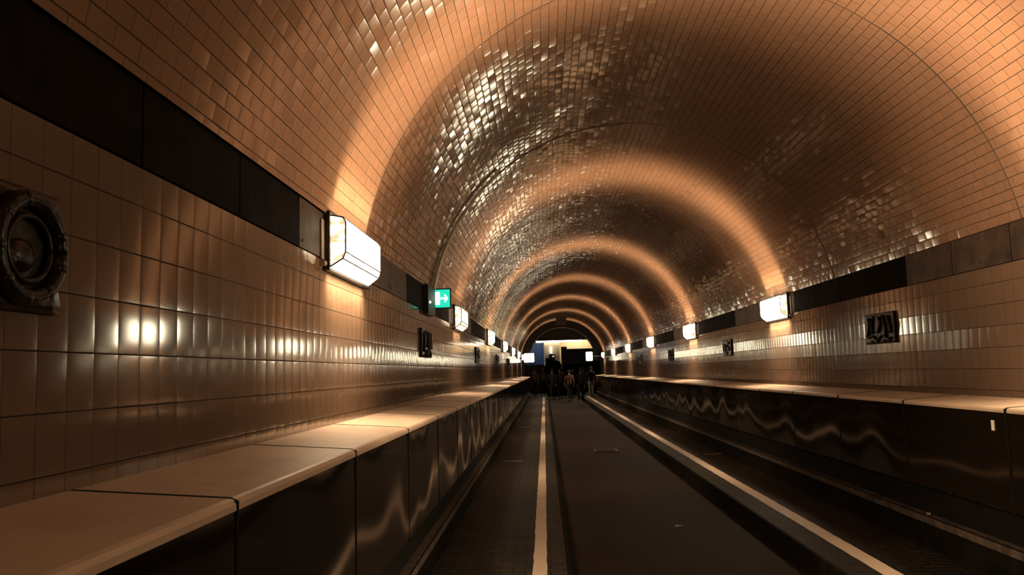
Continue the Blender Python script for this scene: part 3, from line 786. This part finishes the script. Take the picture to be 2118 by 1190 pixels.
def person(label, loc, rz, top, trousers, hair, stride=0.18, swing=0.15, h=1.72, long_coat=False, child_skirt=False, lean=0.0, lower_mat=None, carry=None):
    """faces local +Y"""
    k = h / 1.72
    root = empty('person', loc, rz)
    hipz, shz, nkz = 0.92, 1.40, 1.50
    ly = lean
    J = {}
    J['pelvis'] = (0, 0, hipz + .03); J['waist'] = (0, ly * .3, 1.10); J['chest'] = (0, ly * .7, 1.30); J['neck'] = (0, ly, 1.46); J['headb'] = (0, ly + .015, 1.54); J['heada'] = (0, ly + .03, 1.60)
    for s, nm in ((-1, 'L'), (1, 'R')):
        f = stride * s
        J['hip' + nm] = (s * .09, 0, hipz - .04); J['knee' + nm] = (s * .095, f * .55 + .03, .50); J['ankle' + nm] = (s * .095, f, .09 + max(0, -f) * .2); J['toe' + nm] = (s * .10, f + .14, .035)
        J['sh' + nm] = (s * .18, ly * .95, 1.395); J['elb' + nm] = (s * .225, ly * .6 - swing * s * .5, 1.11); J['wr' + nm] = (s * .225, ly * .5 - swing * s + .05, .88)
        J['palm' + nm] = (s * .223, ly * .5 - swing * s + .07, .82)
    for q in J: J[q] = tuple(v * k for v in J[q])
    # body: one continuous skinned surface, with five short fingers on each hand
    pts = [J['pelvis'], J['waist'], J['chest'], J['neck'], J['headb']]; ed = [(0, 1), (1, 2), (2, 3), (3, 4)]
    rad = [(.085, .065), (.075, .055), (.085, .06), (.048, .048), (.055, .06)]
    for nm in 'LR':
        b = len(pts)
        pts += [J['hip' + nm], J['knee' + nm], J['ankle' + nm], J['toe' + nm]]; rad += [(.055, .055), (.042, .042), (.028, .028), (.025, .02)]
        ed += [(0, b), (b, b + 1), (b + 1, b + 2), (b + 2, b + 3)]
        b = len(pts)
        pts += [J['sh' + nm], J['elb' + nm], J['wr' + nm], J['palm' + nm]]; rad += [(.035, .035), (.028, .028), (.024, .020), (.034, .018)]
        ed += [(2, b), (b, b + 1), (b + 1, b + 2), (b + 2, b + 3)]
        p = Vector(J['palm' + nm]); sgn = -1 if nm == 'L' else 1
        for i, (dy, ln) in enumerate(((-.030, .055), (-.010, .072), (.010, .078), (.030, .070))):
            c = len(pts); e1 = p + Vector((0, dy, -.045)) * k; e2 = p + Vector((-sgn * .018, dy * 1.1 + .01, -.045 - ln * .9)) * k
            pts += [tuple(e1), tuple(e2)]; rad += [(.009, .009), (.008, .008)]; ed += [(b + 3, c), (c, c + 1)]
        c = len(pts); e1 = p + Vector((-sgn * .01, .042, .0)) * k; e2 = p + Vector((-sgn * .022, .060, -.045)) * k
        pts += [tuple(e1), tuple(e2)]; rad += [(.011, .011), (.009, .009)]; ed += [(b + 3, c), (c, c + 1)]
    rad = [(a * k, b_ * k) for a, b_ in rad]
    src = skin_mesh('body_source', pts, ed, rad, SKIN, None, 0, 1)
    dg = bpy.context.evaluated_depsgraph_get(); dg.update()
    me = bpy.data.meshes.new_from_object(src.evaluated_get(dg)); bpy.data.objects.remove(src)
    bm = bmesh.new(); bm.from_mesh(me)
    # sculpted head joined onto the neck
    hc = Vector(J['heada']) + Vector((0, 0.005, 0.02)) * k
    r = bmesh.ops.create_uvsphere(bm, u_segments=24, v_segments=16, radius=1.0)
    for v in r['verts']:
        c = v.co.copy(); x, y, z = c.x * .076, c.y * .095, c.z * .118
        if c.z < 0: x *= 1 + .28 * c.z; y += .012 * -c.z if c.y > 0 else .03 * -c.z
        if c.y > .7:
            x2 = abs(c.x)
            y += .024 * math.exp(-(c.x / .13) ** 2) * math.exp(-((c.z + .12) / .2) ** 2)
            y -= .010 * math.exp(-((x2 - .36) / .15) ** 2) * math.exp(-((c.z - .08) / .12) ** 2)
            y += .006 * math.exp(-(c.x / .3) ** 2) * math.exp(-((c.z + .5) / .1) ** 2)
        if abs(c.x) > .93 and abs(c.z) < .3: x *= 1.13
        v.co = Vector((x, y, z)) * k + hc
    for f in bm.faces: f.smooth = True
    bm.to_mesh(me); bm.free()
    body = bpy.data.objects.new('body', me); COL.objects.link(body); body.parent = root
    if not me.materials: me.materials.append(SKIN)
    # hair
    bm = bmesh.new(); r = bmesh.ops.create_uvsphere(bm, u_segments=20, v_segments=14, radius=1.0)
    dele = [v for v in r['verts'] if v.co.z < -0.25 or (v.co.y > .45 and v.co.z < .45)]
    bmesh.ops.delete(bm, geom=dele, context='VERTS')
    for v in bm.verts: v.co = Vector((v.co.x * .086, v.co.y * .104, v.co.z * .128 + .004)) * k + hc
    bmesh.ops.solidify(bm, geom=bm.faces[:], thickness=-0.008)
    link('hair', bm, hair, root, smooth=True)
    # jacket
    hem = .62 if long_coat else .86
    pj = [(0, 0, hem * k), J['waist'], J['chest'], (0, ly * k, 1.45 * k)]; ej = [(0, 1), (1, 2), (2, 3)]; rj = [(.175 if long_coat else .155, .125), (.14, .115), (.165, .125), (.085, .085)]
    for nm in 'LR':
        b = len(pj); pj += [J['sh' + nm], J['elb' + nm], J['wr' + nm]]; ej += [(2, b), (b, b + 1), (b + 1, b + 2)]; rj += [(.075, .07), (.058, .058), (.046, .042)]
    skin_mesh('jacket', pj, ej, [(a * k, b_ * k) for a, b_ in rj], top, root, 1)
    # trousers
    pt = [(0, 0, .98 * k)]; et = []; rt = [(.14, .105)]
    for nm in 'LR':
        b = len(pt); an = J['ankle' + nm]
        pt += [J['hip' + nm], J['knee' + nm], (an[0], an[1], an[2] - .01)]; et += [(0, b), (b, b + 1), (b + 1, b + 2)]; rt += [(.098, .10), (.072, .072), (.062, .062)]
    skin_mesh('trousers', pt, et, [(a * k, b_ * k) for a, b_ in rt], trousers, root)
    for nm in 'LR':
        a, t_ = J['ankle' + nm], J['toe' + nm]
        skin_mesh('shoe', [(a[0], a[1] - .04, max(.045, t_[2] + .01)), (a[0], a[1] + .04, .045 * k), (t_[0], t_[1] + .02, .035 * k)], [(0, 1), (1, 2)], [(.042, .042), (.045, .045), (.042, .03)], SHOE, root, 0)
    return tag(root, label, 'person')
black = cloth('black_cloth', (0.004, 0.0035, 0.0035)); navy = cloth('navy_cloth', (0.005, 0.0055, 0.008)); orange = cloth('rust_orange_cloth', (0.07, 0.02, 0.007))
brown = cloth('brown_cloth', (0.03, 0.011, 0.006)); grey = cloth('grey_cloth', (0.05, 0.05, 0.05)); pale = cloth('pale_cloth', (0.20, 0.16, 0.125)); maroon = cloth('maroon_cloth', (0.05, 0.008, 0.008))
HD = cloth('dark_hair', (0.012, 0.008, 0.006)); HL = cloth('light_hair', (0.22, 0.15, 0.09))
W = 0.001
PEOPLE = [
 ('person in a rust-orange jacket walking on the road near the portal', (1.45, 47.0, ROAD), 0.1, orange, black, HD, dict(lean=.08)),
 ('tall person in black striding on the road, closest to the viewer', (1.90, 43.0, ROAD), -0.1, black, black, HD, dict(stride=.24, h=1.80)),
 ('person in pale trousers and dark jacket on the right walkway', (2.68, 46.5, 0), 0.05, black, pale, HD, dict(stride=.14)),
 ('person in a pale top beside the right bench near the portal', (2.95, 50.2, 0), PI, pale, black, HL, dict(h=1.50)),
 ('person in a brown jacket on the left walkway near the portal', (-0.62, 49.8, 0), 0.2, brown, black, HD, dict()),
 ('person in a grey jacket on the left walkway beside the brown-jacketed one', (-0.12, 51.6, 0), PI, grey, black, HL, dict()),
 ('dark-dressed person in a long coat on the road left of centre', (0.45, 49.0, ROAD), 0, black, black, HD, dict(long_coat=True, h=1.82)),
 ('dark-dressed person in navy at the middle of the road', (0.95, 50.5, ROAD), PI, navy, black, HD, dict(h=1.78)),
 ('dark-dressed person just left of the rust-orange jacket', (1.20, 52.0, ROAD), 0, black, navy, HD, dict(h=1.80)),
 ('dark-dressed person at the right edge of the road, farther back', (1.80, 51.5, ROAD), PI, navy, black, HD, dict(h=1.80)),
 ('person in black between the road and the right walkway crowd', (2.38, 50.0, 0), 0, black, black, HD, dict(long_coat=True)),
 ('person in a dark maroon top at the back of the right walkway', (2.75, 53.0, 0), PI, maroon, black, HD, dict()),
]
for lab, loc, rz, a, b, c, kw in PEOPLE: person(lab, loc, rz, a, b, c, **kw)
